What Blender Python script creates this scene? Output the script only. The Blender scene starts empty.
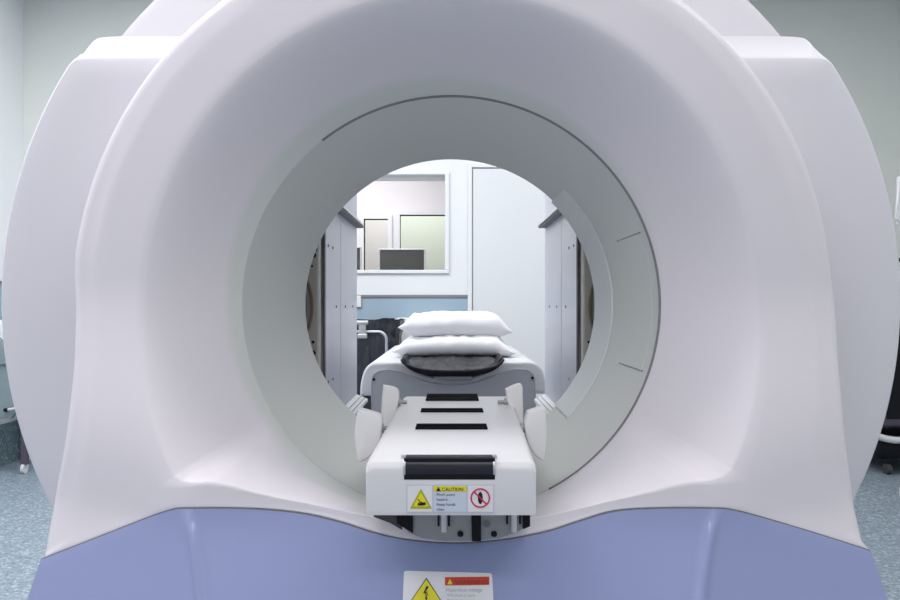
import bpy, bmesh, math, random
from mathutils import Vector, noise
PI = math.pi
random.seed(4)
C = bpy.context.scene.collection
scene = bpy.context.scene

# ------------------------------------------------------------------ camera, world, light, exposure
F = 800.0            # focal length in pixels of a 900 px wide frame
ZC = 1.10            # height of the bore axis = height of the lens
cam_d = bpy.data.cameras.new('camera'); cam = bpy.data.objects.new('camera', cam_d); C.objects.link(cam)
cam.location = (0, 0, ZC); cam.rotation_euler = (PI/2, 0, 0)
cam_d.sensor_width = 36; cam_d.lens = 36*F/900
cam_d.shift_x = -1/900; cam_d.shift_y = 5/900
cam_d.clip_start = 0.02
scene.camera = cam
scene.view_settings.view_transform = 'Standard'
scene.view_settings.look = 'None'
scene.view_settings.gamma = 1
scene.view_settings.exposure = -0.33
w = bpy.data.worlds.new('world'); scene.world = w; w.use_nodes = True
w.node_tree.nodes['Background'].inputs[0].default_value = (0.8, 0.86, 1, 1)
w.node_tree.nodes['Background'].inputs[1].default_value = 0.3

def area(loc, sx, sy, power, col=(1, 1, 1), rot=(0, 0, 0)):
    l = bpy.data.lights.new('area_lamp', 'AREA'); l.shape = 'RECTANGLE'; l.size = sx; l.size_y = sy
    l.energy = power; l.color = col
    o = bpy.data.objects.new('area_lamp', l); C.objects.link(o); o.location = loc; o.rotation_euler = rot
    return o
CEIL = 3.36
WARM = (1, .955, .97)
area((-0.9, 0.1, CEIL-.06), 1.2, 0.6, 22, WARM)
area((0.9, 0.1, CEIL-.06), 1.2, 0.6, 17, WARM)
area((0.1, -1.1, CEIL-.06), 0.9, 0.5, 26, WARM)
area((-1.7, 1.6, CEIL-.06), 1.2, 0.6, 44, WARM)
area((1.7, 1.6, CEIL-.06), 1.2, 0.6, 24, WARM)
area((-2.3, -1.9, CEIL-.06), 0.6, 2.6, 20, WARM)  # added lamp behind the camera, placed for a highlight on the base crease
area((2.3, -1.9, CEIL-.06), 0.6, 2.6, 18, WARM)  # its added twin, for the crease on the other side
area((-2.2, 3.7, CEIL-.06), 1.2, 0.6, 58, (.98, .99, 1))  # added lamp that brightens the left and back walls
area((2.4, 3.7, CEIL-.06), 1.2, 0.6, 12, (1, 1, .98))  # added lamp that lifts the wall on the right
area((-0.6, 3.9, CEIL-.06), 1.2, 1.2, 32, (1, .99, .985))
area((0.7, 3.9, CEIL-.06), 1.2, 1.2, 32, (1, .99, .985))
area((-0.9, 6.7, 2.65), 1.0, 0.6, 34, (1, .97, .97))
area((-0.6, 8.5, 2.65), 1.6, 0.5, 25, (1, 1, .98))

def P(x, y, d):
    "point at distance d in front of the lens on the sight line of photo pixel (x, y)"
    return Vector(((x-451)/F*d, d, ZC+(305-y)/F*d))

# ------------------------------------------------------------------ materials
def mat(name, col, rough=.5, metal=0, bump=0, bscale=40, var=0, vscale=6, coat=0, trans=0, ior=1.45, spec=None, emit=None):
    m = bpy.data.materials.new(name); m.use_nodes = True
    nt = m.node_tree; b = nt.nodes['Principled BSDF']
    b.inputs['Base Color'].default_value = (*col, 1); b.inputs['Roughness'].default_value = rough
    b.inputs['Metallic'].default_value = metal
    b.inputs['Coat Weight'].default_value = coat
    b.inputs['Transmission Weight'].default_value = trans; b.inputs['IOR'].default_value = ior
    if spec is not None: b.inputs['Specular IOR Level'].default_value = spec
    tc = nt.nodes.new('ShaderNodeTexCoord')
    if var:
        n = nt.nodes.new('ShaderNodeTexNoise'); n.inputs['Scale'].default_value = vscale; n.inputs['Detail'].default_value = 4
        r = nt.nodes.new('ShaderNodeMapRange'); r.inputs['To Min'].default_value = 1-var; r.inputs['To Max'].default_value = 1+var
        h = nt.nodes.new('ShaderNodeVectorMath'); h.operation = 'SCALE'; h.inputs[0].default_value = col
        nt.links.new(tc.outputs['Object'], n.inputs['Vector']); nt.links.new(n.outputs['Fac'], r.inputs['Value'])
        nt.links.new(r.outputs['Result'], h.inputs['Scale']); nt.links.new(h.outputs['Vector'], b.inputs['Base Color'])
    if bump:
        n = nt.nodes.new('ShaderNodeTexNoise'); n.inputs['Scale'].default_value = bscale; n.inputs['Detail'].default_value = 5
        bp = nt.nodes.new('ShaderNodeBump'); bp.inputs['Strength'].default_value = bump; bp.inputs['Distance'].default_value = .01
        nt.links.new(tc.outputs['Object'], n.inputs['Vector']); nt.links.new(n.outputs['Fac'], bp.inputs['Height'])
        nt.links.new(bp.outputs['Normal'], b.inputs['Normal'])
    return m
def speckle(name, c1, c2, c3, scale):
    m = mat(name, c1, .45); nt = m.node_tree; b = nt.nodes['Principled BSDF']
    tc = nt.nodes.new('ShaderNodeTexCoord'); v = nt.nodes.new('ShaderNodeTexVoronoi'); v.inputs['Scale'].default_value = scale
    cr = nt.nodes.new('ShaderNodeValToRGB'); sp = nt.nodes.new('ShaderNodeSeparateColor')
    e = cr.color_ramp.elements; e[0].position = 0; e[0].color = (*c2, 1); e[1].position = .3; e[1].color = (*c1, 1)
    x = e.new(.72); x.color = (*c1, 1); x = e.new(.95); x.color = (*c3, 1)
    nt.links.new(tc.outputs['Object'], v.inputs['Vector']); nt.links.new(v.outputs['Color'], sp.inputs['Color'])
    nt.links.new(sp.outputs[0], cr.inputs['Fac']); nt.links.new(cr.outputs['Color'], b.inputs['Base Color'])
    return m
M = dict(
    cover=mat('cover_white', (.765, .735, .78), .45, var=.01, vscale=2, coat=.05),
    wing=mat('wing_white', (.74, .73, .775), .45, var=.01, vscale=2),
    liner=mat('liner_grey_green', (.64, .67, .65), .38, var=.01, vscale=3),
    strip=mat('strip_pale', (.70, .74, .745), .35, var=.01),
    blue=mat('base_blue', (.30, .345, .575), .2, var=.01, vscale=3),
    dark=mat('dark_line', (.06, .06, .065), .6, var=.1),
    seam=mat('seam_grey', (.22, .22, .24), .6, var=.05),
    black=mat('black_plastic', (.010, .010, .013), .5, var=.1, spec=.2),
    matte=mat('matte_black', (.006, .006, .008), .9, var=.1, spec=.05),
    roller=mat('roller_black', (.02, .018, .03), .35, var=.1),
    housing=mat('housing_white', (.76, .76, .78), .35, var=.01),
    flap=mat('flap_white', (.80, .80, .80), .5, var=.01),
    metal=mat('brushed_metal', (.62, .63, .65), .3, metal=.9, var=.04, vscale=30),
    plate=mat('plate_grey', (.36, .36, .37), .45, metal=.3, var=.05),
    head=mat('detector_enamel', (.68, .70, .78), .35, var=.02, vscale=5),
    beige=mat('beige_plate', (.50, .49, .45), .5, var=.04),
    brown=mat('brown_ring', (.22, .17, .13), .5, var=.08),
    shell=mat('bed_shell', (.66, .67, .70), .4, var=.01),
    bedface=mat('bed_face', (.44, .455, .49), .45, var=.01),
    linen=mat('white_linen', (.86, .87, .91), .85, bump=.45, bscale=9, var=.01),
    film=mat('grey_film', (.035, .036, .042), .35, bump=.5, bscale=18, var=.7, vscale=9),
    bag=mat('black_bag', (.03, .033, .045), .25, bump=1, bscale=9, var=.2),
    wallw=mat('wall_pale', (.88, .90, .93), .6, var=.01, bump=.02, bscale=120),
    wallg=mat('wall_grey_green', (.73, .76, .735), .7, var=.015, bump=.02, bscale=120),
    part=mat('partition_white', (.80, .83, .86), .5, var=.01),
    door=mat('door_pale', (.76, .79, .82), .45, var=.01),
    band=mat('band_blue', (.33, .44, .54), .5, var=.02),
    ceil=mat('ceiling_white', (.78, .79, .79), .8, var=.01),
    floor=speckle('floor_vinyl', (.25, .31, .37), (.16, .21, .26), (.44, .51, .58), 90),
    curb=speckle('upstand_vinyl', (.15, .22, .25), (.09, .14, .17), (.32, .42, .46), 90),
    green=mat('niche_green', (.68, .74, .64), .7, var=.01),
    taupe=mat('niche_taupe', (.72, .70, .68), .7, var=.01),
    ctrl=mat('control_wall', (.84, .82, .84), .7, var=.01),
    screen=mat('monitor_back', (.10, .105, .10), .4, var=.05),
    bezel=mat('pale_plastic', (.75, .76, .77), .4, var=.01),
    white=mat('sticker_white', (.82, .82, .84), .4, var=.01),
    lav=mat('sticker_lavender', (.60, .60, .74), .4, var=.01),
    pale=mat('sticker_pale_blue', (.62, .68, .80), .4, var=.01),
    yellow=mat('sticker_yellow', (.83, .75, .03), .4, var=.01),
    olive=mat('sticker_olive', (.45, .45, .03), .4, var=.02),
    ink=mat('sticker_ink', (.012, .012, .02), .5, var=.05),
    greyink=mat('sticker_grey_ink', (.42, .42, .46), .5, var=.05),
    red=mat('sticker_red', (.62, .05, .02), .4, var=.02),
    darkred=mat('sticker_dark_red', (.30, .02, .012), .4, var=.02),
    crimson=mat('sticker_crimson', (.62, .02, .10), .4, var=.02),
    blanket=mat('grey_blue_cloth', (.24, .31, .34), .8, bump=.2, bscale=20, var=.05),
    purple=mat('dark_purple_metal', (.12, .10, .14), .4, metal=.2, var=.05),
    glass=mat('window_glass', (1, 1, 1), .0, trans=1, ior=1.02),
)

nt_ = M['bag'].node_tree; mp_ = nt_.nodes.new('ShaderNodeMapping'); mp_.inputs['Scale'].default_value = (1.6, 1.6, .45); mp_.inputs['Rotation'].default_value = (0, .35, 0)
for n_ in nt_.nodes:
    if n_.type == 'BUMP':
        nz_ = n_.inputs['Height'].links[0].from_node; src_ = nz_.inputs['Vector'].links[0].from_socket
        nt_.links.new(src_, mp_.inputs['Vector']); nt_.links.new(mp_.outputs['Vector'], nz_.inputs['Vector']); nz_.inputs['Detail'].default_value = 2.5
        break
for k_, d_ in (('bag', .05), ('film', .03)):
    for n_ in M[k_].node_tree.nodes:
        if n_.type == 'BUMP': n_.inputs['Distance'].default_value = d_
# liner's grey green reflection painted into the funnel colour where the two meet
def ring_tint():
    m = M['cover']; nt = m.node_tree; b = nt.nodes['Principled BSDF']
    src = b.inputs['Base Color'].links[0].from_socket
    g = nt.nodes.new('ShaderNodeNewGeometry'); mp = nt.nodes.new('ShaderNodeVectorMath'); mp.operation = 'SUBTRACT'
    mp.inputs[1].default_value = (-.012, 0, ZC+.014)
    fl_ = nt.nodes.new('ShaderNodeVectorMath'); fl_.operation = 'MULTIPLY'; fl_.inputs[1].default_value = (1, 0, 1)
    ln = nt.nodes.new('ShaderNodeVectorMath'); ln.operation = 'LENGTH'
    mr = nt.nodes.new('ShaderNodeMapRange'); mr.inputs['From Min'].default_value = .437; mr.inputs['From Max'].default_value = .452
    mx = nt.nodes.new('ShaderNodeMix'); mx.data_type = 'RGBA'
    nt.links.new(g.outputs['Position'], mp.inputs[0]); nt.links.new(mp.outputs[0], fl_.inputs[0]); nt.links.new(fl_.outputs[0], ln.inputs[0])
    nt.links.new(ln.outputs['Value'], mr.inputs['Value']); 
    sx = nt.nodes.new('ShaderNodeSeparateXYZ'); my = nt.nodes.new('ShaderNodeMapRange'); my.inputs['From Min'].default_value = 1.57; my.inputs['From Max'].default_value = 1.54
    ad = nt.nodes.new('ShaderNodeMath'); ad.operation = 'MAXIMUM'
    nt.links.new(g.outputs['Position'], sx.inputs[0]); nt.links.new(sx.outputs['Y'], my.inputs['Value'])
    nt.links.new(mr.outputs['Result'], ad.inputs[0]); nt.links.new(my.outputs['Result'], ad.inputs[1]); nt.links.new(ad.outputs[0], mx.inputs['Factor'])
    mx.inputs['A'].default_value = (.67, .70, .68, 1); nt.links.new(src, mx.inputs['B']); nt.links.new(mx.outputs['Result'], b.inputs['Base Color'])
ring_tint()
M['liner'].node_tree.nodes['Principled BSDF'].inputs['Specular IOR Level'].default_value = .3

# ------------------------------------------------------------------ helpers
def link(name, bm, m, parent=None, smooth=False, recalc=True):
    if recalc: bmesh.ops.recalc_face_normals(bm, faces=bm.faces)
    me = bpy.data.meshes.new(name); bm.to_mesh(me); bm.free()
    for p in me.polygons: p.use_smooth = bool(smooth)
    o = bpy.data.objects.new(name, me); C.objects.link(o); me.materials.append(M[m] if isinstance(m, str) else m)
    if smooth == 'angle':
        try: me.set_sharp_from_angle(angle=math.radians(35))
        except Exception: pass
    if parent: o.parent = parent; o.matrix_parent_inverse = parent.matrix_world.inverted()
    return o
def thing(name, label, cat, loc=(0, 0, 0), group=None):
    o = bpy.data.objects.new(name, None); C.objects.link(o); o.location = loc; o.empty_display_size = .05
    bpy.context.view_layer.update()
    o['label'] = label; o['category'] = cat
    if group: o['group'] = group
    return o
def tag(o, label, cat, group=None):
    o['label'] = label; o['category'] = cat
    if group: o['group'] = group
    return o
def struct(name, bm, m, parent=None, **k):
    o = link(name, bm, m, parent, **k)
    if not parent: o['kind'] = 'structure'
    return o
def bx(bm, x0, x1, y0, y1, z0, z1, bevel=0, seg=3):
    t = bmesh.new(); bmesh.ops.create_cube(t, size=1)
    for v in t.verts: v.co = Vector(((x0+x1)/2+v.co.x*(x1-x0), (y0+y1)/2+v.co.y*(y1-y0), (z0+z1)/2+v.co.z*(z1-z0)))
    if bevel: bmesh.ops.bevel(t, geom=t.edges[:], offset=bevel, segments=seg, affect='EDGES', profile=.5)
    merge(bm, t); return bm
def merge(bm, t):
    me = bpy.data.meshes.new('tmp'); t.to_mesh(me); t.free(); bm.from_mesh(me); bpy.data.meshes.remove(me)
def box(x0, x1, y0, y1, z0, z1, bevel=0, seg=3): return bx(bmesh.new(), x0, x1, y0, y1, z0, z1, bevel, seg)
def prism(pts, y0, y1, bevel=0, bm=None, seg=3):
    "outline of (x, z) points extruded from y0 to y1"
    t = bmesh.new()
    a = [t.verts.new((x, y0, z)) for x, z in pts]; b = [t.verts.new((x, y1, z)) for x, z in pts]
    t.faces.new(a); t.faces.new(b[::-1])
    side = []
    for i in range(len(a)):
        j = (i+1) % len(a); side.append(t.faces.new((a[i], b[i], b[j], a[j])))
    bmesh.ops.recalc_face_normals(t, faces=t.faces)
    if bevel:
        es = [e for e in t.edges if abs(e.verts[0].co.y-e.verts[1].co.y) < 1e-6]
        bmesh.ops.bevel(t, geom=es, offset=bevel, segments=seg, affect='EDGES', profile=.5)
    if bm is None: return t
    merge(bm, t); return bm
def tube(pts, r, n=8, closed=False, bm=None):
    bm = bm or bmesh.new(); pts = [Vector(p) for p in pts]; L = len(pts); rings = []
    up0 = None
    for i, p in enumerate(pts):
        if closed: t = pts[(i+1) % L]-pts[i-1]
        else: t = pts[min(i+1, L-1)]-pts[max(i-1, 0)]
        t.normalize()
        if up0 is None:
            up0 = Vector((0, 0, 1)) if abs(t.z) < .9 else Vector((1, 0, 0))
        s = up0-t*up0.dot(t); s.normalize(); up0 = s; q = t.cross(s)
        rings.append([bm.verts.new(p+(s*math.cos(a)+q*math.sin(a))*r) for a in [2*PI*k/n for k in range(n)]])
    for i in range(L if closed else L-1):
        A = rings[i]; B = rings[(i+1) % L]
        for k in range(n): bm.faces.new((A[k], A[(k+1) % n], B[(k+1) % n], B[k]))
    if not closed: bm.faces.new(rings[0][::-1]); bm.faces.new(rings[-1])
    return bm
def cyl(p0, p1, r, n=24, bm=None, bevel=0):
    t = tube([p0, p1], r, n)
    if bevel:
        es = [e for e in t.edges if any(len(f.verts) > 4 for f in e.link_faces)]
        bmesh.ops.bevel(t, geom=es, offset=bevel, segments=3, affect='EDGES', profile=.5)
    if bm is None: return t
    merge(bm, t); return bm
def grid(rows, closed=False, bm=None):
    bm = bm or bmesh.new(); V = [[bm.verts.new(p) for p in r] for r in rows]; n = len(V[0])
    for i in range(len(V)-1):
        for k in range(n if closed else n-1):
            j = (k+1) % n
            try: bm.faces.new((V[i][k], V[i][j], V[i+1][j], V[i+1][k]))
            except ValueError: pass
    return bm
def catmull(pts, step):
    out = []
    for i in range(len(pts)-1):
        p0 = pts[max(i-1, 0)]; p1 = pts[i]; p2 = pts[i+1]; p3 = pts[min(i+2, len(pts)-1)]
        n = max(1, int(math.dist(p1, p2)/step))
        for k in range(n):
            t = k/n
            out.append(tuple(.5*((2*b)+(-a+c)*t+(2*a-5*b+4*c-d)*t*t+(-a+3*b-3*c+d)*t**3) for a, b, c, d in zip(p0, p1, p2, p3)))
    return out
def text(s, size, loc, m, parent, sx=1, bold=0):
    cu = bpy.data.curves.new('lettering', 'FONT'); cu.body = s; cu.size = size; cu.offset = bold
    o = bpy.data.objects.new('lettering', cu); C.objects.link(o)
    dg = bpy.context.evaluated_depsgraph_get(); me = bpy.data.meshes.new_from_object(o.evaluated_get(dg))
    bpy.data.objects.remove(o); bpy.data.curves.remove(cu)
    for v in me.vertices: v.co = Vector((loc[0]+v.co.x*sx, loc[1], loc[2]+v.co.y))
    me.materials.clear(); me.materials.append(M[m])
    t = bpy.data.objects.new('lettering', me); C.objects.link(t)
    t.parent = parent; bpy.context.view_layer.update(); t.matrix_parent_inverse = parent.matrix_world.inverted()
    return t
def sstep(a, b, x):
    t = min(1, max(0, (x-a)/(b-a))); return t*t*(3-2*t)

# ------------------------------------------------------------------ room
WB = 5.78; WL = -3.09; WR = 3.5; FR = -3.6
struct('floor', box(WL-.1, WR+.1, FR-.1, WB+3.6, -.1, 0), 'floor')
struct('ceiling', box(WL-.1, WR+.1, FR-.1, WB+.1, CEIL, CEIL+.1), 'ceil')
struct('wall_left', box(WL-.1, WL, FR, WB, 0, CEIL), 'wallw')
struct('wall_right', box(WR, WR+.1, FR, WB, 0, CEIL), 'wallg')
struct('wall_front', box(WL-.1, WR+.1, FR-.1, FR, 0, CEIL), 'wallg')
bm = box(WL-.1, -1.5, WB, WB+.1, 0, CEIL); bx(bm, 1.5, WR+.1, WB, WB+.1, 0, CEIL)
struct('wall_back', bm, 'wallg')
PD = 5.6      # face of the white partition that carries the control window and the door
wx1 = (445-451)/F*PD; wz0 = ZC+35/F*PD; wz1 = ZC+130/F*PD; wx0 = -1.25
bm = box(-1.5, wx0, PD, WB+.1, 0, CEIL); bx(bm, wx1, 1.5, PD, WB+.1, 0, CEIL)
bx(bm, wx0, wx1, PD, WB+.1, 0, wz0); bx(bm, wx0, wx1, PD, WB+.1, wz1, CEIL)
struct('wall_partition', bm, 'part')
bm = bmesh.new()
for a in ((wx0-.03, wx1+.03, wz0-.025, wz0), (wx0-.03, wx1+.03, wz1, wz1+.02), (wx0-.03, wx0, wz0, wz1), (wx1, wx1+.03, wz0, wz1)):
    bx(bm, a[0], a[1], PD-.018, PD+.0, a[2], a[3], .003, 1)
win = struct('window_1', bm, 'part')
link('window_pane', box(wx0, wx1, PD+.08, PD+.086, wz0, wz1), 'glass', win)
# blue band, dark rail
bz0 = ZC-18/F*PD; bz1 = ZC+9/F*PD; bxr = (469-451)/F*PD
struct('trim_1', box(-1.5, bxr, PD-.012, PD-.001, bz0, bz1-.012), 'band')
struct('trim_2', box(-1.5, bxr, PD-.02, PD-.001, bz1-.012, bz1+.008, .002, 1), 'seam')
struct('trim_3', box(WL+.001, WL+.015, 3.2, WB-.01, ZC-.17, ZC+.14), 'band')
struct('trim_4', box(WL+.001, WL+.02, 3.2, WB-.01, ZC+.14, ZC+.165), 'seam')
struct('baseboard_back', (lambda b: bx(b, 1.5, WR, WB-.02, WB, 0, .12))(box(WL, -1.5, WB-.02, WB, 0, .28)), 'curb')
struct('baseboard_left', box(WL, WL+.02, FR, WB-.02, 0, .28), 'curb')
# door: frame strip and leaf
dx0 = (472-451)/F*PD; dz1 = ZC+137/F*PD
bm = box(dx0-.03, dx0, PD-.025, PD-.001, 0, dz1+.03, .003, 1); bx(bm, dx0, dx0+1.1, PD-.025, PD-.001, dz1, dz1+.03, .003, 1)
bx(bm, dx0+1.1, dx0+1.13, PD-.025, PD-.001, 0, dz1+.03, .003, 1)
door = struct('door_1', bm, 'part')
link('door_leaf', box(dx0+.006, dx0+1.094, PD-.012, PD-.001, .01, dz1-.006), 'door', door)
link('door_handle', box(dx0+1.0, dx0+1.04, PD-.04, PD-.013, 1.0, 1.2, .01), 'metal', door)
link('door_gap', box(dx0, dx0+.006, PD-.006, PD-.0005, .01, dz1-.003), 'seam', door)

# control room behind the window
CD = 7.7
def W(x): return (x-451)/F*CD
def H(y): return ZC+(305-y)/F*CD
nb = [(W(364), W(388), 0.9, H(219)), (W(400), W(447), 0.9, H(215))]
bm = bmesh.new()
bx(bm, -3, nb[0][0], CD, CD+.1, 0, 3); bx(bm, nb[0][1], nb[1][0], CD, CD+.1, 0, 3); bx(bm, nb[1][1], 1.2, CD, CD+.1, 0, 3)
for a in nb: bx(bm, a[0], a[1], CD, CD+.1, a[3], 3)
struct('wall_control_room', bm, 'ctrl')
for a, m in zip(nb, ('taupe', 'green')):
    struct('wall_niche', box(*((-1.7, -.65) if m == 'taupe' else (-.65, .5)), CD+1.4, CD+1.45, 0, 2.8), m)
    bm = bmesh.new(); t = .04
    bx(bm, a[0]-t, a[0], CD-.03, CD+.1, a[2], a[3]+t); bx(bm, a[1], a[1]+t, CD-.03, CD+.1, a[2], a[3]+t); bx(bm, a[0], a[1], CD-.03, CD+.1, a[3], a[3]+t)
    struct('trim_5' if m == 'taupe' else 'trim_6', bm, 'part')
struct('wall_control_left', box(-3.1, -3, WB+.1, CD+1.5, 0, 3), 'ctrl')
struct('wall_control_right', box(1.2, 1.3, WB+.1, CD+1.5, 0, 3), 'ctrl')
struct('ceiling_control_room', box(-3.1, 1.3, WB+.1, CD+1.5, 2.7, 2.8), 'ctrl')
desk = thing('control_desk', 'pale desk under the monitors behind the control window', 'desk', (-.8, 6.6, 0))
link('desk_top', box(-2.0, .1, 6.3, 6.95, 1.0, 1.04, .004, 1), 'bezel', desk)
for x in (-1.95, .02): link('leg', box(x, x+.05, 6.35, 6.9, 0, 1.0), 'bezel', desk)
def monitor(x0, x1, y0, y1, d, label):
    a = P(x0, y1, d); b = P(x1, y0, d)
    t = thing('monitor', label, 'monitor', ((a.x+b.x)/2, d, 1.04), 'monitors in the control room')
    link('casing', box(a.x, b.x, d, d+.04, a.z, b.z, .006, 2), 'screen', t)
    bm = box(a.x-.014, a.x, d-.004, d+.03, a.z, b.z+.012, .003, 1); bx(bm, b.x, b.x+.012, d-.004, d+.03, a.z, b.z+.012, .003, 1); bx(bm, a.x, b.x, d-.004, d+.03, b.z, b.z+.012, .003, 1)
    link('rim', bm, 'bezel', t)
    cx = (a.x+b.x)/2
    link('stand', box(cx-.03, cx+.03, d+.01, d+.03, 1.05, a.z+.02), 'bezel', t)
    link('foot', box(cx-.1, cx+.1, d-.06, d+.1, 1.04, 1.055, .004, 1), 'bezel', t)
monitor(380, 424, 250, 276, 6.75, 'dark monitor seen in the control window, nearest the middle')
monitor(318, 360, 248, 276, 6.75, 'dark monitor at the left end of the control window, only its edge showing')
sw = tag(link('wall_switch', box((357-451)/F*PD-.06, (361.5-451)/F*PD, PD-.03, PD-.013, ZC-.015, ZC+.065, .004, 2), 'white'), 'small white switch plate on the blue wall band', 'switch')

# ------------------------------------------------------------------ front scanner gantry
G = thing('scanner_gantry', 'large white ring-shaped scanner with round bore and blue base', 'medical scanner', (0, 1.7, 0))
XcT = .472
def xc(z): return XcT-.40*max(0, (.74-z))*math.exp(-max(0, .74-z)*1.6)
TILT = .45
def bow(X, Z):
    a = abs(X)-xc(Z); r = .03+.5*sstep(.74, 1.15, Z)
    a = (a+math.sqrt(a*a+r*r))/2
    q = .725-Z; q = (q+math.sqrt(q*q+.0009))/2
    return 1.42+.30*a-TILT*q
def Wp(x, y):
    d = 1.42
    for _ in range(4):
        p = P(x, y, d); d = bow(p.x, p.z)
    return (p.x, p.z)
left = [(38, 560), (44, 525), (50, 490), (59, 440), (66, 380), (69, 320)]
arc = [(452-386*math.cos(a), 302-386*math.sin(a)) for a in [PI*k/30 for k in range(1, 30)]]
arc[-1] = (836, 262)
right = [(842, 310), (846, 370), (851, 430), (857, 480), (863, 520), (870, 550)]
BL = [(38, 560), (110, 532), (165, 511), (190, 508), (250, 508.5), (300, 513), (340, 522), (375, 533), (410, 540), (455, 543), (500, 540), (545, 532), (580, 521), (615, 511), (660, 508), (712, 508), (738, 510.5), (800, 528), (870, 550)]
up = catmull([Wp(*p) for p in left+arc+right], .012)
dn = catmull([Wp(*p) for p in BL[::-1]], .012)
loop = [(p, 0) for p in up]+[(p, 1) for p in dn]
RS, DS = .434, 1.66
rows = []
def prof(O, low, rL):
    X, Z = O; dx, dz = X, Z-ZC; ro = math.hypot(dx, dz); ux, uz = dx/ro, dz/ro
    f = .004 if low else .036
    pt = lambda r, d: Vector((ux*r, d, ZC+uz*r))
    do = bow(X, Z); out = []
    out.append(pt(ro, do+.03 if low else 1.74))
    for k in range(6):
        a = PI/2*k/5; out.append(pt(ro-f+f*math.cos(a), do+f-f*math.sin(a)))
    bL = lambda r: bow(ux*r, ZC+uz*r)
    dL = bL(rL)
    for k in range(1, 8):
        t = k/8; r = (ro-f)*(1-t)+rL*t; out.append(pt(r, bL(r)))
    g = rL-RS; h = DS-dL
    for k in range(0, 21):
        t = k/20; h00 = 2*t**3-3*t*t+1; h10 = t**3-2*t*t+t; h01 = -2*t**3+3*t*t; h11 = t**3-t*t
        r = h00*rL+h10*(-g*.75)+h01*RS+h11*(-g*.9)
        d = h00*dL+h10*(.03*min(1, g/.1))+h01*DS+h11*(h*1.1)
        out.append(pt(r, d))
    return out
def lip(O):
    q = math.hypot(O[0], O[1]-ZC)-.03; a = .595-q
    return q+(a-math.sqrt(a*a+.006))/2
raw = [lip(O) for O, _ in loop]; nl = len(loop)
gw = [math.exp(-(k/15)**2) for k in range(-22, 23)]
sm_ = [sum(raw[(i+k-22) % nl]*gw[k] for k in range(45))/sum(gw) for i in range(nl)]
cols = [prof(O, low, min(sm_[i], math.hypot(O[0], O[1]-ZC)-(.012 if low else .044))) for i, (O, low) in enumerate(loop)]
rows = [[c[i] for c in cols] for i in range(len(cols[0]))]
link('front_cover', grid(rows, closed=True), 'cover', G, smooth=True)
# bore liner: cone from the seam to the far opening, and its back collar
def rc(d): return RS-.078*(d-DS)/.29
def ring(r, d, n=160): return [Vector((r*math.cos(2*PI*k/n), d, ZC+r*math.sin(2*PI*k/n))) for k in range(n)]
DE = 1.95
prof_l = [(RS+.004, DS+.0)]+[(rc(DS+(DE-DS)*k/10)-.001, DS+(DE-DS)*k/10) for k in range(11)]+[(rc(DE)+.004, DE+.006), (.60, DE+.008)]
link('bore_liner', grid([ring(r, d) for r, d in prof_l], closed=True), 'liner', G, smooth='angle')
arcp = lambda r, d, a0, a1, n: [Vector((r*math.cos(math.radians(a0+(a1-a0)*k/n)), d, ZC+r*math.sin(math.radians(a0+(a1-a0)*k/n)))) for k in range(n+1)]
link('liner_seam', tube(arcp(RS-.0005, DS, -62, 128, 120), .0028, 6), 'seam', G, smooth=True)
link('liner_seam', tube(arcp(RS+.002, DS, 128, 298, 100), .0024, 6), 'liner', G, smooth=True)
# pale sector strip on the right lip of the liner
def sector(d0, d1, a0, a1, off, th, n=60):
    bm = bmesh.new(); L = []
    for r_, d in ((rc(d0)-off+th, d0), (rc(d0)-off, d0+.001), (rc(d1)-off, d1), (rc(d1)-off+th, d1+.002)):
        L.append(arcp(r_, d, a0, a1, n))
    return grid(L, bm=bm)
link('bore_trim', sector(1.864, 1.954, -44, 45.7, .0045, .006), 'strip', G, smooth='angle')
pn = link('access_panel', sector(1.69, 1.775, -19, 21, .002, .003), 'liner', G, smooth='angle')
for a in (-19, 21):
    ca, sa = math.cos(math.radians(a)), math.sin(math.radians(a))
    link('panel_seam', tube([(ca*(rc(d)-.0022), d, ZC+sa*(rc(d)-.0022)) for d in (1.69, 1.73, 1.775)], .0009, 6), 'seam', pn)
    for d in (1.685, 1.785):
        link('panel_screw', cyl(Vector((ca*(rc(d)-.003), d, ZC+sa*(rc(d)-.003))), Vector((ca*rc(d), d, ZC+sa*rc(d))), .0016, 8), 'seam', pn)
# rear round cover with the flat shouldered top
Rw = 446/F*1.75; zt0 = ZC+245/F*1.73; zt1 = ZC+267/F*1.765
def wing_loop(d, R, ztop):
    out = []; e = .012
    for k in range(360):
        a = 2*PI*k/360; x = R*math.cos(a); z = ZC+.003+R*math.sin(a)
        q = ztop-z; z = z+(q-math.sqrt(q*q+e*e))/2+e/2
        out.append(Vector((x, d, max(z, .03))))
    return out
L = [wing_loop(1.7215, Rw-.06, zt0-.05), wing_loop(1.722, Rw-.02, zt0-.012), wing_loop(1.725, Rw-.008, zt0-.003), wing_loop(1.733, Rw-.002, zt0), wing_loop(1.745, Rw, zt0+.014),
     wing_loop(1.762, Rw, zt1-.004), wing_loop(1.772, Rw, zt1), wing_loop(1.94, Rw*.985, zt1+.002)]
inner = [Vector((.49*math.cos(2*PI*k/360), 1.722, ZC+.49*math.sin(2*PI*k/360))) for k in range(360)]
link('round_cover', grid([inner]+L, closed=True), 'wing', G, smooth='angle')
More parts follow.
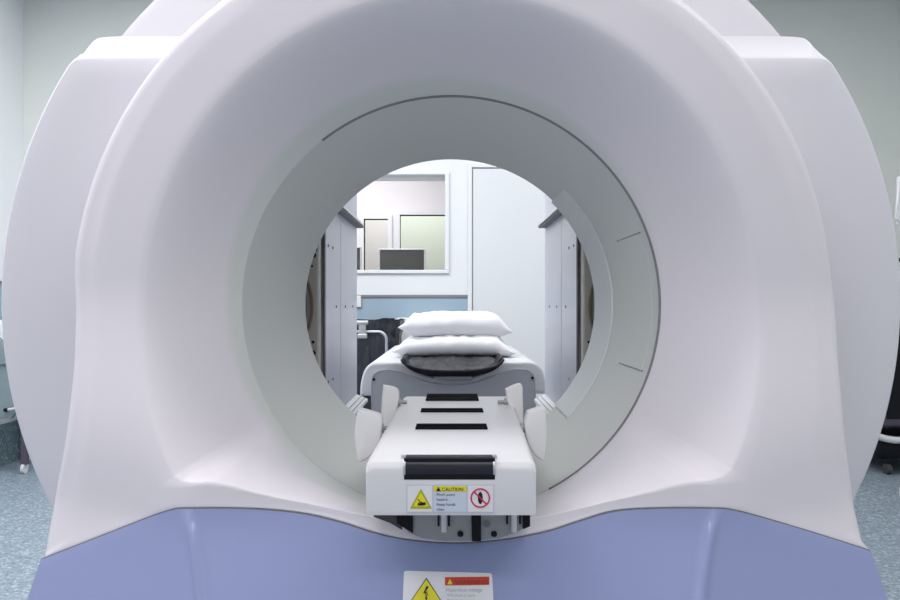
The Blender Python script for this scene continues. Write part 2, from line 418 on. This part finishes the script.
# blue base panel
NB = len(dn); topc = dn[::-1]
Xo = [-1, 1]
def base_pt(x, z, z0, side_top):
    return
rowsb = []
def xo(z, s): return (.735 if s < 0 else .752)+.30*max(0, .66-z)*math.exp(-max(0, .66-z)*3)
def dep(X, z): return bow(X, z)-.0005-.009*math.exp(-((abs(X)-xc(z))/.012)**2)*sstep(.74, .70, z)
K = 26
tops = []
for p, q in zip(topc, topc[1:]):
    n_ = 6 if abs(abs(p[0])-XcT) < .05 else 1
    tops += [(p[0]+(q[0]-p[0])*k/n_, p[1]+(q[1]-p[1])*k/n_) for k in range(n_)]
tops.append(topc[-1])
for k in range(K+1):
    t = k/K; row = []
    for (X, Z) in tops:
        z = Z-.0015-(Z-.05)*(t**1.3)
        s = -1 if X < 0 else 1; XO = abs(tops[0][0]) if s < 0 else abs(tops[-1][0])
        ax = abs(X)
        zc_ = tops[0][1] if s < 0 else tops[-1][1]; xt = xc(Z-.0015)
        if ax <= xt: x = ax*xc(z)/xt
        else: x = xc(z)+(ax-xt)/(XO-xt)*(XO+(xo(z, s)-xo(min(z, zc_+9) if z > zc_ else zc_, s))-xc(z))
        d = dep(x, z)
        if k == 0: d += .001
        row.append(Vector((s*x, d, z)))
    e0, e1 = row[0], row[-1]
    def wrap(e, s):
        q = []
        for j in range(1, 7):
            a = PI/2*j/6*.95; q.append(Vector((e.x+s*.004*math.sin(a), e.y+.012*(1-math.cos(a))+.001*j, e.z)))
        q.append(Vector((q[-1].x, 1.9, e.z-.0)))
        return q
    rowsb.append(wrap(e0, -1)[::-1]+row+wrap(e1, 1))
link('base_panel', grid(rowsb), 'blue', G, smooth='angle')
link('base_gasket', tube([Vector((x, bow(x, z)+.0012, z-.001)) for x, z in topc], .0013, 6), 'seam', G)
# high voltage sticker on the base
def flat(pts, y, m, parent, name, th=.0006):
    return link(name, prism(pts, y-th, y, 0), m, parent)
def Q(x, y, d): p = P(x, y, d); return (p.x, p.z)
def tri(cx, y0, y1, hw, d): return [Q(cx-hw, y1, d), Q(cx+hw, y1, d), Q(cx, y0, d)]
SD = 1.382
lab = flat([Q(404, 571.5, SD), Q(406, 570.5, SD), Q(490, 572.5, SD), Q(492, 574, SD), Q(494, 628, SD), Q(403, 628, SD)], SD+.002, 'white', G, 'warning_label')
lab['label'] = 'white warning sticker with yellow lightning triangle and red header on blue base'
flat(tri(426.5, 576.3, 597.8, 16.3, SD), SD+.0012, 'ink', lab, 'triangle_border')
flat(tri(426.5, 577.6, 596.8, 14.9, SD), SD+.0004, 'yellow', lab, 'triangle')
flat([Q(427, 583, SD), Q(423.5, 589.5, SD), Q(426, 589, SD), Q(424.8, 592, SD), Q(427.6, 588, SD), Q(425.6, 588.2, SD), Q(429, 584, SD)], SD-.0004, 'ink', lab, 'lightning_bolt')
flat([Q(426.5, 596, SD), Q(425.3, 592.5, SD), Q(426, 593, SD), Q(427.3, 589.4, SD), Q(428.2, 589.8, SD), Q(426.8, 593.3, SD), Q(427.8, 593.2, SD)], SD-.0004, 'ink', lab, 'arrow')
flat([Q(445, 576, SD), Q(489, 575.5, SD), Q(489, 582.5, SD), Q(445, 583, SD)], SD+.0012, 'red', lab, 'header')
flat(tri(450, 577, 581.8, 2.6, SD), SD+.0004, 'yellow', lab, 'header_symbol')
text('WARNING', .0095, (*P(455, 581.8, SD-.0005).xy, P(455, 581.8, SD).z), 'darkred', lab, 1.25)
text('Hazardous voltage', .0075, (P(446, 588, SD).x, SD+.001, P(446, 588.3, SD).z), 'greyink', lab, 1.1)
for i, s in enumerate(('Will shock or burn.', 'Disconnect power', 'before servicing.')):
    text(s, .0062, (P(447, 0, SD).x, SD+.001, P(0, 592.6+i*4.3, SD).z), 'greyink', lab, 1.0)

def tilt(o):
    for v in o.data.vertices:
        v.co.y += bow(0, v.co.z)-SD-.0025
    for c in o.children: tilt(c)
tilt(lab)

# ------------------------------------------------------------------ second (gamma camera) gantry behind
GG = thing('camera_gantry', 'second white ring gantry close behind, carrying two upright detector panels', 'medical scanner', (0, 2.3, 0))
dd = 1.96; Rd = 423/F*1.99
def dl(r, d, n=160): return [Vector((r*math.cos(2*PI*k/n), d, max(.0, ZC+r*math.sin(2*PI*k/n)))) for k in range(n)]
link('drum_cover', grid([dl(.72, dd), dl(Rd-.03, dd), dl(Rd-.006, dd+.008), dl(Rd, dd+.03), dl(Rd*.985, 2.55), dl(Rd*.96, 2.58), dl(.72, 2.58), dl(.72, dd)], closed=True), 'wing', GG, smooth='angle')
for s in (-1, 1):
    X = lambda a, b: (min(s*a, s*b), max(s*a, s*b))
    x0, x1 = X(.352, .54)
    hd = link('detector_head', box(x0, x1, 2.235, 3.0, .75, 1.60, .006, 2), 'head', GG)
    hd['label'] = ('left' if s < 0 else 'right')+' pale metal detector panel seen through the bore'
    # upper ledge, chamfered bar
    a, b = (.322, .352)
    link('upper_ledge', prism([(s*.322, 1.392), (s*.326, 1.403), (s*.352, 1.428), (s*.352, 1.395)], 2.3, 2.985, .001, seg=1), 'bezel', hd)
    link('ledge_dark_strip', box(*X(.326, .352), 2.3, 2.98, 1.386, 1.392), 'seam', hd)  # dark strip along the underside of the ledge
    link('lower_ledge', prism([(s*.312, .738), (s*.312, .748), (s*.352, .765), (s*.352, .738)], 2.3, 3.0, .001, seg=1), 'bezel', hd)
    for t in (.25, .6): link('ledge_groove', box(*X(.312+.04*t-.001, .312+.04*t+.001), 2.3, 3.0, .748+.017*t, .7495+.017*t), 'seam', hd)
    for yy in (2.55,): link('panel_groove', box(*X(.3512, .354), yy, yy+.002, .78, 1.385), 'bezel', hd)
    for yy in (2.45, 2.66, 2.86): link('panel_screw', cyl((s*.350, yy, ZC-.005), (s*.354, yy, ZC-.005), .0045, 10), 'seam', hd)
    for zz in (.88, 1.27):
        for yy in (2.29, 2.38): link('panel_screw', cyl((s*.350, yy, zz), (s*.354, yy, zz), .0045, 10), 'seam', hd)
    link('edge_strip', box(*X(.3495, .354), 2.215, 2.235, .76, 1.55), 'purple', hd)
    pl = link('carriage_plate', box(*X(.358, .62), 2.16, 2.21, .70, 1.52, .004, 1), 'beige', GG)
    link('cable_ring', tube([Vector((s*(.432-.058*math.cos(a)), 2.155, ZC-.005+.105*math.sin(a))) for a in [2*PI*k/48 for k in range(48)]], .004, 8, closed=True), 'brown', pl, smooth=True)
    link('cable_ring', tube([Vector((s*(.432-.046*math.cos(a)), 2.155, ZC-.005+.09*math.sin(a))) for a in [2*PI*k/48 for k in range(48)]], .0025, 8, closed=True), 'plate', pl, smooth=True)
    for zz, r, xx in ((.135, .008, .372), (.175, .004, .371), (.105, .003, .375), (-.13, .008, .373), (-.165, .005, .366), (-.19, .004, .371), (-.10, .004, .372), (.2, .004, .37), (.15, .005, .365)):
        link('plate_hole', cyl((s*xx, 2.157, ZC+zz), (s*xx, 2.161, ZC+zz), r, 14), 'black', pl)
    link('slot', box(*X(.361, .368), 2.156, 2.16, ZC+.16, ZC+.27), 'black', pl)
    link('slot', box(*X(.361, .368), 2.156, 2.16, ZC-.28, ZC-.19), 'black', pl)
    link('head_arm', box(*X(.54, .74), 2.2, 2.5, .9, 1.35, .02, 2), 'beige', GG)

# ------------------------------------------------------------------ cantilever bed support in the bore
Sp = thing('table_support', 'white tapered patient table support with black rollers reaching into the bore', 'table support', (0, 1.3, .72))
N_, Fd = 1.25, 1.94
zn = ZC-155/F*N_; zf = ZC-91/F*Fd; zb = ZC-211/F*N_
xl, xr = (365.5-451)/F*N_, (536.5-451)/F*N_
xfl, xfr = (403-451)/F*Fd, (512-451)/F*Fd
bm = bmesh.new()
# length stations: y, left, right, top, bottom ; section has rounded shoulders
sts = [(N_, xl+.004, xr-.004, zn-.016, zb+.006), (N_+.001, xl+.001, xr-.001, zn-.012, zb+.001), (N_+.006, xl, xr, zn-.004, zb), (N_+.016, xl, xr, zn+.0, zb), (N_+.04, xl+.001, xr-.001, zn+.002, zb+.0), (Fd-.01, xfl, xfr, zf, zf-.07), (Fd, xfl+.004, xfr-.004, zf-.006, zf-.066)]
rr = []
for y, a, b, t, q in sts:
    c = .012; row = []
    for k in range(6): an = PI-PI/2*k/5; row.append(Vector((a+c+c*math.cos(an), y, t-c+c*math.sin(an))))
    for k in range(6): an = PI/2-PI/2*k/5; row.append(Vector((b-c+c*math.cos(an), y, t-c+c*math.sin(an))))
    e = .003
    row += [Vector((b, y, q+e)), Vector((b-e, y, q)), Vector((a+e, y, q)), Vector((a, y, q+e))]
    rr.append(row)
bm = grid(rr, closed=True)
bm.verts.ensure_lookup_table(); n = len(rr[0]); bm.faces.new(bm.verts[:n]); bm.faces.new(bm.verts[-n:])
link('housing', bm, 'housing', Sp, smooth='angle')
def ztop(y): return zn+.002+(zf-zn-.002)*(y-N_-.04)/(Fd-N_-.05)
# front roller in the edge
r = .0168; ry = N_+.0132; rz = zn-.0128
ro = link('front_roller', cyl(((404.5-451)/F*N_, ry, rz), ((494.5-451)/F*N_, ry, rz), r, 40, bevel=.002), 'roller', Sp, smooth='angle')
bm = box((404-451)/F*N_, (495-451)/F*N_, N_-.0006, N_+.031, zn-.0305, zn+.0026)
link('roller_recess', bm, 'black', Sp)
for x in (403, 495): link('roller_pin', cyl(((x-451)/F*N_-.004, N_+.018, zn+.0015), ((x-451)/F*N_+.004, N_+.018, zn+.0015), .0035, 12), 'metal', Sp)
for x in (404.5, 494): link('roller_cap', cyl(((x-451)/F*N_-.0015, ry, rz), ((x-451)/F*N_+.0015, ry, rz), r*1.03, 24), 'metal', Sp)
for (x0, x1, yp, yq) in ((416, 487, 424, 429), (421, 483, 408.5, 412), (426.5, 478, 394, 400)):
    ym = (yp+yq)/2
    # distance where the top plane meets this sight line
    y = 1.5
    for _ in range(30): y = (ZC-ztop(y))*F/(ym-305)
    L0 = (x0-451)/F*y; L1 = (x1-451)/F*y; hy = (yq-yp)/2/(ym-305)*y
    sl = link('roller_slot', box(L0, L1, y-hy*1.0, y+hy*1.0, ztop(y)-.008, ztop(y)+.0012), 'matte', Sp)
    link('slot_roller', cyl((L0+.004, y+.001, ztop(y)-.004), (L1-.004, y+.001, ztop(y)-.005), .0075, 20), 'matte', sl, smooth='angle')
# side guide flaps (D shaped) with pins
def flapmesh(pts, d, th): return prism([Q(x, y, d) for x, y in catmull([*pts, pts[0]], 2.5)], d, d+th, .004, seg=3)
fl = [([(358, 409), (369, 412), (381, 417), (381.5, 430), (379, 443), (372, 455), (359, 462), (356, 450), (354.5, 435), (355.5, 420)], 1.55, .035),
      ([(528, 412), (545, 408), (546.5, 420), (547, 436), (546, 450), (543, 461), (533, 453), (527, 440), (525, 424)], 1.55, .035),
      ([(383, 385), (398, 390), (397.5, 408), (394, 420), (387, 432), (382, 430), (381, 410)], 1.80, .02),
      ([(505.5, 389), (521, 384), (523, 400), (522.5, 424), (515, 418), (508, 404)], 1.80, .02)]
for pts, d, th in fl:
    f = link('guide_flap', flapmesh(pts, d, th), 'flap', Sp, smooth='angle')
    cxp = sum(p[0] for p in pts)/len(pts); s = -1 if cxp < 451 else 1; yp = 428 if d < 1.7 else 402
    a = P(cxp, yp, d+th/2); b = P(cxp-s*(28 if d < 1.7 else 18), yp, d+th/2)
    link('flap_pin', cyl(a, b, .004, 14), 'plate', f)
    m_ = a.lerp(b, .5)
    link('flap_collar', cyl(m_-Vector((.006, 0, 0)), m_+Vector((.006, 0, 0)), .009, 16), 'plate', f)
# mounting plate under the front
MD = 1.385
mp = link('mounting_plate', prism([Q(x, y, MD) for x, y in [(402, 500), (402, 526), (409, 533), (422, 538), (445, 541), (475, 541), (500, 538), (520, 531), (529, 523), (529, 500)]], MD, MD+.012, .001, seg=1), 'plate', Sp)
for x0, x1, y0, y1 in ((396, 413, 505, 533), (471, 481, 505, 541), (522, 530, 505, 529)):
    link('black_slot', prism([Q(x0, y0, MD-.004), Q(x1, y0, MD-.004), Q(x1, y1 if x0 < 500 else y1-3, MD-.004), Q(x0+1, y1-(10 if x0 < 400 else 0), MD-.004)], MD-.006, MD-.0005), 'black', mp)
for x, y in ((460.5, 534), (494, 534)): link('plate_hole', cyl(P(x, y, MD-.004), P(x, y, MD-.0005), .0052, 18), 'black', mp)
link('plate_hole', cyl(P(487, 524, MD-.004), P(487, 524, MD-.0005), .006, 18), 'seam', mp)
for x in (444, 514):
    a = P(x, 505, MD-.012); b = P(x, 532, MD-.012); link('white_peg', cyl(a, b, .0048, 14, bevel=.001), 'bezel', mp, smooth='angle')
for x in (438.5, 449, 507, 520): link('dark_pin', cyl(P(x, 505, MD-.01), P(x, 526 if x < 480 else 524, MD-.01), .0018, 8), 'black', mp)
link('side_shroud', prism([Q(x, y, MD) for x, y in [(372, 505), (374, 517), (390, 523), (402, 530), (402, 505)]], MD, MD+.01), 'dark', Sp)
link('support_post', box(-.09, .09, 1.42, 1.9, .695, .76), 'plate', Sp)
# caution sticker
cl = flat([Q(406.5, 484.5, N_), Q(494, 484.5, N_), Q(494, 512.5, N_), Q(406.5, 512.5, N_)], N_-.0002, 'lav', Sp, 'caution_label', .0008)
cl['label'] = 'lavender caution sticker with pinch triangle and no-step sign'
e = N_-.001
flat([Q(407.5, 485.5, N_), Q(432, 485.5, N_), Q(432, 511.5, N_), Q(407.5, 511.5, N_)], e, 'white', cl, 'label_field', .0003)
flat([Q(434, 486, N_), Q(466, 486, N_), Q(466, 511.5, N_), Q(434, 511.5, N_)], e, 'pale', cl, 'label_field', .0003)
flat([Q(468, 485.5, N_), Q(493, 485.5, N_), Q(493, 511.5, N_), Q(468, 511.5, N_)], e, 'white', cl, 'label_field', .0003)
flat(tri(421, 488.5, 508.5, 11, N_), e-.0004, 'olive', cl, 'triangle_border', .0003)
flat(tri(421, 492, 506.2, 7.8, N_), e-.0008, 'yellow', cl, 'triangle', .0003)
flat([Q(x, y, N_) for x, y in [(417.5, 505), (418.2, 502.3), (420, 503), (420, 501), (422.5, 502), (425.5, 502), (426, 504.4), (422, 505.2)]], e-.0012, 'ink', cl, 'hand_symbol', .0003)
flat([Q(x, y, N_) for x, y in [(417.8, 499), (418.6, 498.6), (420.6, 501.6), (419.8, 502)]], e-.0012, 'darkred', cl, 'arrow', .0003)
flat([Q(433.5, 486, N_), Q(466.5, 486, N_), Q(466.5, 491.3, N_), Q(433.5, 491.3, N_)], e-.0004, 'yellow', cl, 'header', .0003)
flat(tri(438.5, 486.6, 490.9, 2.4, N_), e-.0008, 'ink', cl, 'header_symbol', .0003)
text('CAUTION', .0074, (P(442, 0, N_).x, e-.0009, P(0, 490.7, N_).z), 'ink', cl, 1.0, .0001)
for i, s in enumerate(('Pinch point', 'hazard.', 'Keep hands', 'clear.')):
    text(s, .0062, (P(436.5, 0, N_).x, e-.0006, P(0, 495.6+i*4.9, N_).z), 'ink', cl, 1.02)
c0 = P(480.3, 498, e-.0008)
flat([(c0.x+.0062*.62*math.cos(a), c0.z+.0062*1.55*math.sin(a)) for a in [2*PI*k/20 for k in range(20)]], e-.0004, 'ink', cl, 'foot_symbol', .0003)
bm = tube([Vector((c0.x+.0142*math.cos(a), e-.0006, c0.z+.0142*math.sin(a))) for a in [2*PI*k/40 for k in range(40)]], .0012, 6, closed=True)
link('prohibition_ring', bm, 'crimson', cl)
link('prohibition_bar', tube([(c0.x-.010, e-.0008, c0.z+.010), (c0.x+.010, e-.0008, c0.z-.010)], .0012, 6), 'crimson', cl)

# ------------------------------------------------------------------ patient bed beyond the gantries
B0, B1 = 3.3, 4.75
B = thing('patient_bed', 'pale patient table with scooped end, pillows piled on its black cradle', 'patient table', (.02, 4.1, 0))
sc = catmull([(398, 362), (404, 365), (414, 370.5), (430, 376.5), (452, 379.5), (474, 376.5), (490, 370.5), (500, 365), (506, 362)], 3)+[(506, 362)]
oc = catmull([(360, 396), (360.5, 384), (364, 371), (370, 364), (378, 362)], 3)+sc+catmull([(528, 361.5), (537, 364), (543, 371), (546, 384), (546, 394)], 3)+[(546, 394), (536.5, 394), (536.5, 425), (371, 425), (371, 396)]
link('shell', prism([Q(x, y, B0) for x, y in oc], B0, B1, .012, seg=3), 'shell', B, smooth='angle')
scf = catmull([(397, 371), (412, 377), (430, 383), (452, 385.5), (474, 383), (492, 377), (507, 370.5)], 3)
fc = [Q(x, y, B0-.006) for x, y in [(372.5, 440), (371.5, 385)]+catmull([(371.5, 385), (373, 376), (379, 371), (390, 369.5)], 2)+scf+catmull([(515, 369.5), (527, 370), (533, 375), (535, 385)], 2)+[(535.5, 440)]]
fp = link('end_panel', prism(fc, B0-.007, B0+.001, .002, seg=1), 'bedface', B)
link('panel_seam', tube([Vector((x, B0-.0075, z)) for x, z in fc], .0022, 6), 'bedface', fp)
for x, y in ((373.8, 379.5), (532.5, 378)): link('panel_screw', cyl(P(x, y, B0-.012), P(x, y, B0-.006), .006, 14), 'black', fp)
link('pedestal', box(-.26, .30, B0+.12, B1-.3, .10, .62, .03), 'bedface', B, smooth='angle')
link('lower_front', box((371-451)/F*B0, (536.5-451)/F*B0, B0-.004, B0+.15, .40, .61, .01), 'bedface', B)
link('foot_plate', box(-.34, .38, B0+.0, B1-.2, 0, .10, .02), 'shell', B, smooth='angle')
# cradle: black curved trough
def trough(d0, d1, xa, xb, yt, yb, th):
    n = 40; outp = []; inp = []
    for k in range(n+1):
        t = k/n*2-1; x = (xa+xb)/2+(xb-xa)/2*t
        outp.append(Q(x, yt+(yb-yt)*math.sqrt(max(0, 1-abs(t)**2.4)), d0))
    for k in range(n+1):
        t = 1-k/n*2; x = (xa+xb)/2+((xb-xa)/2-3)*t
        inp.append(Q(x, yt+.5+(yb-th-yt)*math.sqrt(max(0, 1-abs(t)**2.4)), d0))
    return prism(outp+inp, d0, d1)
link('cradle', trough(B0-.05, B1-.05, 401.5, 503.5, 358, 377.5, 7), 'black', B, smooth='angle')
link('cradle_rim', tube([Vector((*Q(452.5+51*t, 359+12.2*math.sqrt(max(0, 1-abs(t)**2.4)), B0-.05), 0)).xzy+Vector((0, B0-.052, 0)) for t in [k/20-1 for k in range(41)]], .006, 8), 'roller', B, smooth=True)
link('cradle_tab', box(*(sorted((Q(434, 0, B0)[0], Q(472, 0, B0)[0]))), B0-.058, B0-.04, Q(0, 379, B0)[1], Q(0, 375.5, B0)[1], .002, 1), 'seam', B)
# crumpled film in the cradle
def cloth(x0, x1, y0, y1, fz, nx=70, ny=40):
    return grid([[Vector((x0+(x1-x0)*i/nx, y0+(y1-y0)*j/ny, fz(i/nx, j/ny))) for i in range(nx+1)] for j in range(ny+1)])
zc0 = Q(0, 362, B0)[1]-.012
def fz(u, v):
    t = 2*u-1
    nz = noise.fractal(Vector((u*5, v*4, 3.1)), 1, 2, 4)*.014
    s = max(0, 1-abs(t)**3)
    front = .045*(1-sstep(0, .42, v))*s
    return zc0+.012-front+nz*(.4+s*.6)+.012*s
fs = link('plastic_sheet', cloth(Q(405, 0, B0)[0], Q(500, 0, B0)[0], B0-.03, B0+.75, fz), 'film', None, smooth=True)
sm = fs.modifiers.new('t', 'SOLIDIFY'); sm.thickness = .004; sm.offset = -1
tag(fs, 'crumpled grey translucent plastic sheet lying in the black cradle', 'plastic sheet')
def pillow(name, label, cx, cy, zb_, wx, wy, h, seed, sag=.0, cornerL=.0, cornerR=.0):
    nx, ny = 64, 40
    def surf(top):
        R = []
        for j in range(ny+1):
            row = []
            for i in range(nx+1):
                u = i/nx*2-1; v = j/ny*2-1
                e = min(1, max(0, 1-abs(u))/.24)**.75*(max(0, 1-abs(v)**6))**.5
                pin = 1-.10*(1-abs(v)**2)*0
                nz = noise.fractal(Vector((u*2.2+seed, v*2.2, seed*.7)), 1, 2, 5)
                n2 = noise.noise(Vector((u*7+seed, v*3, 5+seed)))
                x = cx+wx/2*u*(1-.06*(1-v*v))+.012*noise.noise(Vector((v*3, seed, u)))
                y = cy+wy/2*v*(1-.08*(1-u*u))
                mid = zb_+h*(.42+.06*math.sin(u*2+seed))-sag*(1-u*u)+(cornerL*max(0, -u-.7) if u < 0 else cornerR*max(0, u-.7))
                if top: z = mid+h*.58*e*(1+.22*nz)+.009*n2*e
                else: z = max(mid-h*.42*e*(1+.1*nz), zb_-sag*(1-u*u))
                row.append(Vector((x, y, z)))
            R.append(row)
        return R
    bm = grid(surf(True)); grid(surf(False), bm=bm)
    bmesh.ops.remove_doubles(bm, verts=bm.verts, dist=.0006)
    o = link(name, bm, 'linen', None, smooth=True); tag(o, label, 'pillow', 'white pillows stacked on the patient table')
    return o
pd = 3.74
zp = zc0+.010
pillow('pillow', 'lower white pillow of the stack, resting on the plastic sheet', (454-451)/F*pd, pd, zp, .55, .42, .096, 1.3, .0, -.02, -.06)
pillow('pillow', 'upper white pillow lying on top of the other pillow', (455-451)/F*pd, pd+.03, zp+.086, .51, .40, .108, 7.7, .0, .03, -.05)

# ------------------------------------------------------------------ waste bag on a wire stand, cabinet
BD = 4.85
wb = thing('waste_bag_stand', 'black rubbish bag clipped on a chrome wire stand by the blue wall band', 'waste bin', (-.62, BD+.2, 0))
x0, x1 = -.95, (397-451)/F*BD; zt = ZC-15/F*BD; zr = ZC-26.5/F*BD
nn = 72; R = []
for j in range(41):
    v = j/40; z = zt-(zt-.12)*v; row = []
    for k in range(nn):
        a = 2*PI*k/nn; c, s_ = math.cos(a), math.sin(a)
        ex = abs(c)**.5*(1 if c > 0 else -1); ey = abs(s_)**.5*(1 if s_ > 0 else -1)
        wv = noise.fractal(Vector((c*2.5, s_*2.5, z*6)), 1, 2, 4)*.016+.006*math.sin(a*22+z*14+4*noise.noise(Vector((c*2, s_*2, z*3))))
        bulge = 1+.04*math.sin(v*PI) - (.10*sstep(.8, 1, v))
        if v < .09: bulge += .04
        row.append(Vector(((x0+x1)/2+((x1-x0)/2*bulge+wv)*ex, BD+.22+(.20*bulge+wv)*ey, z+.012*noise.noise(Vector((c*4, s_*4, 1)))*(1-v))))
    R.append(row)
bm = grid(R, closed=True); link('bag', bm, 'bag', wb, smooth=True)
xs = (386.5-451)/F*(BD-.02)
fy = BD-.03
fr = []
for a in [k*PI/16 for k in range(9)]: fr.append((xs-.05+.05*math.sin(a), fy, zr-.05+.05*math.cos(a)))
link('wire_frame', tube([(x0-.05, fy, zr), (x0+.2, fy, zr)]+fr+[(xs+.0, fy, .3), (xs, fy, .03)], .009, 10), 'metal', wb, smooth=True)
link('wire_frame', tube([(x0-.05, fy, zr), (x0-.05, fy, .03)], .009, 10), 'metal', wb, smooth=True)
cx = (362.5-451)/F*(BD-.04)
ck = link('clip', box(cx-.022, cx+.022, fy-.025, fy-.005, zr-.03, zr+.055, .006, 2), 'metal', wb)
link('clip_ear', cyl((cx-.035, fy-.02, zr+.055), (cx+.035, fy-.02, zr+.055), .014, 14), 'metal', ck)
link('clip_base', box(cx-.03, cx+.03, fy-.03, fy-.0, zr-.04, zr-.012, .006, 2), 'metal', ck)
cb = thing('storage_cabinet', 'low white cabinet behind the pillows, next to the rubbish bag', 'cabinet', (-.2, 5.45, 0))
ctz = ZC-13/F*5.35
link('body', box((396-451)/F*5.35, .02, 5.36, 5.575, .06, ctz, .006, 2), 'bezel', cb)
link('door', box((398-451)/F*5.35, .0, 5.345, 5.36, .1, ctz-.03, .004, 1), 'white', cb)
link('plinth', box((400-451)/F*5.35, 0, 5.37, 5.57, 0, .06), 'seam', cb)

# ------------------------------------------------------------------ left: draped trolley at the wall
TD = 5.2
def tx(x, d=TD): return (x-451)/F*d
T = thing('stretcher', 'stretcher at the left edge with white mattress and grey blue drape', 'stretcher', (tx(0), TD+.25, 0))
link('mattress', prism([(tx(-15), .80), (tx(-15), ZC-.1), (tx(-14), ZC-.1), (tx(2), ZC-.12), (tx(6.5), ZC-.27), (tx(7), .80)], TD, TD+.5, .01), 'linen', T)
pts = [Q(x, y, TD-.03) for x, y in catmull([(-14, 335), (-6, 335), (1, 340), (5, 352), (8, 372), (12, 392), (16, 408), (14, 416)], 4)]+[Q(14, 418, TD), Q(-14, 418, TD)]
link('drape', prism(pts, TD-.04, TD-.005, .003, seg=1), 'blanket', T)
link('drape_piping', tube([P(-12, 366, TD-.05), P(2, 364, TD-.05), P(8, 363, TD-.05)], .008, 8), 'seam', T)
link('leg', box(tx(20.5), tx(26), TD+.0, TD+.04, .06, .62), 'purple', T)
link('leg', box(tx(20.5), tx(26), TD+.46, TD+.5, .06, .62), 'purple', T)
link('leg', box(tx(-14), tx(-9), TD, TD+.04, .06, .62), 'purple', T)
link('leg', box(tx(-14), tx(-9), TD+.46, TD+.5, .06, .62), 'purple', T)
link('under_frame', box(tx(-14), tx(26), TD, TD+.5, .60, .64), 'purple', T)
for x in (20.5, -14):
    for yy in (TD+.02, TD+.48): link('castor', cyl((tx(x)+.005, yy, .035), (tx(x)+.025, yy, .035), .035, 20), 'bezel', T)
hn = link('handle', cyl(P(6, 410, TD-.06), P(17, 408, TD-.06), .008, 10), 'bezel', T)
link('knob', cyl(P(4, 410, TD-.06), P(8, 410, TD-.06), .012, 14, bevel=.003), 'black', hn)

# ------------------------------------------------------------------ right: equipment column and dark cart
ED = 4.6
E = thing('drip_stand', 'pale upright stand with hook bracket at the right edge', 'stand', (tx(905, ED), ED, 0))
link('pole', cyl((tx(915, ED), ED, .04), (tx(915, ED), ED, ZC+.72), .022, 20), 'bezel', E, smooth=True)
link('column', box(tx(898, ED), tx(918, ED), ED-.02, ED+.02, ZC+.46, ZC+.74, .006, 2), 'part', E)
br = link('bracket', tube([P(899, 180, ED-.03), P(897.5, 205, ED-.03), P(896, 218, ED-.03), P(900, 222, ED-.03), P(904, 221, ED-.03)], .009, 8), 'bezel', E, smooth=True)
link('pump', box(tx(897.5, ED), tx(925, ED), ED-.10, ED+.03, ZC+.03, ZC+.20, .01), 'bezel', E, smooth='angle')
link('pump_top', box(tx(897, ED), tx(924, ED), ED-.09, ED+.03, ZC+.25, ZC+.27, .004), 'dark', E)
link('foot', cyl((tx(915, ED), ED, 0), (tx(915, ED), ED, .04), .08, 32), 'bezel', E, smooth='angle')
KD = 5.2
K_ = thing('equipment_cart', 'black cart with a pale curved base rim on the floor at the right edge', 'cart', (tx(920, KD), KD, 0))
link('body', box(tx(880, KD), tx(960, KD), KD+.0, KD+.45, .30, 1.04, .03), 'purple', K_, smooth='angle')
link('body_panel', box(tx(886, KD), tx(950, KD), KD-.012, KD, .36, .98, .005), 'black', K_)
link('base', box(tx(872, KD), tx(966, KD), KD-.05, KD+.5, .10, .24, .05, 4), 'black', K_, smooth='angle')
link('base_rim', tube([P(x, y, KD-.07) for x, y in catmull([(872, 434), (880, 437), (893, 440), (915, 440), (950, 436)], 5)], .022, 10), 'bezel', K_, smooth=True)
for x in (885, 950):
    for yy in (KD, KD+.4): link('castor', cyl((tx(x, KD), yy, .035), (tx(x, KD)+.03, yy, .035), .035, 20), 'dark', K_)
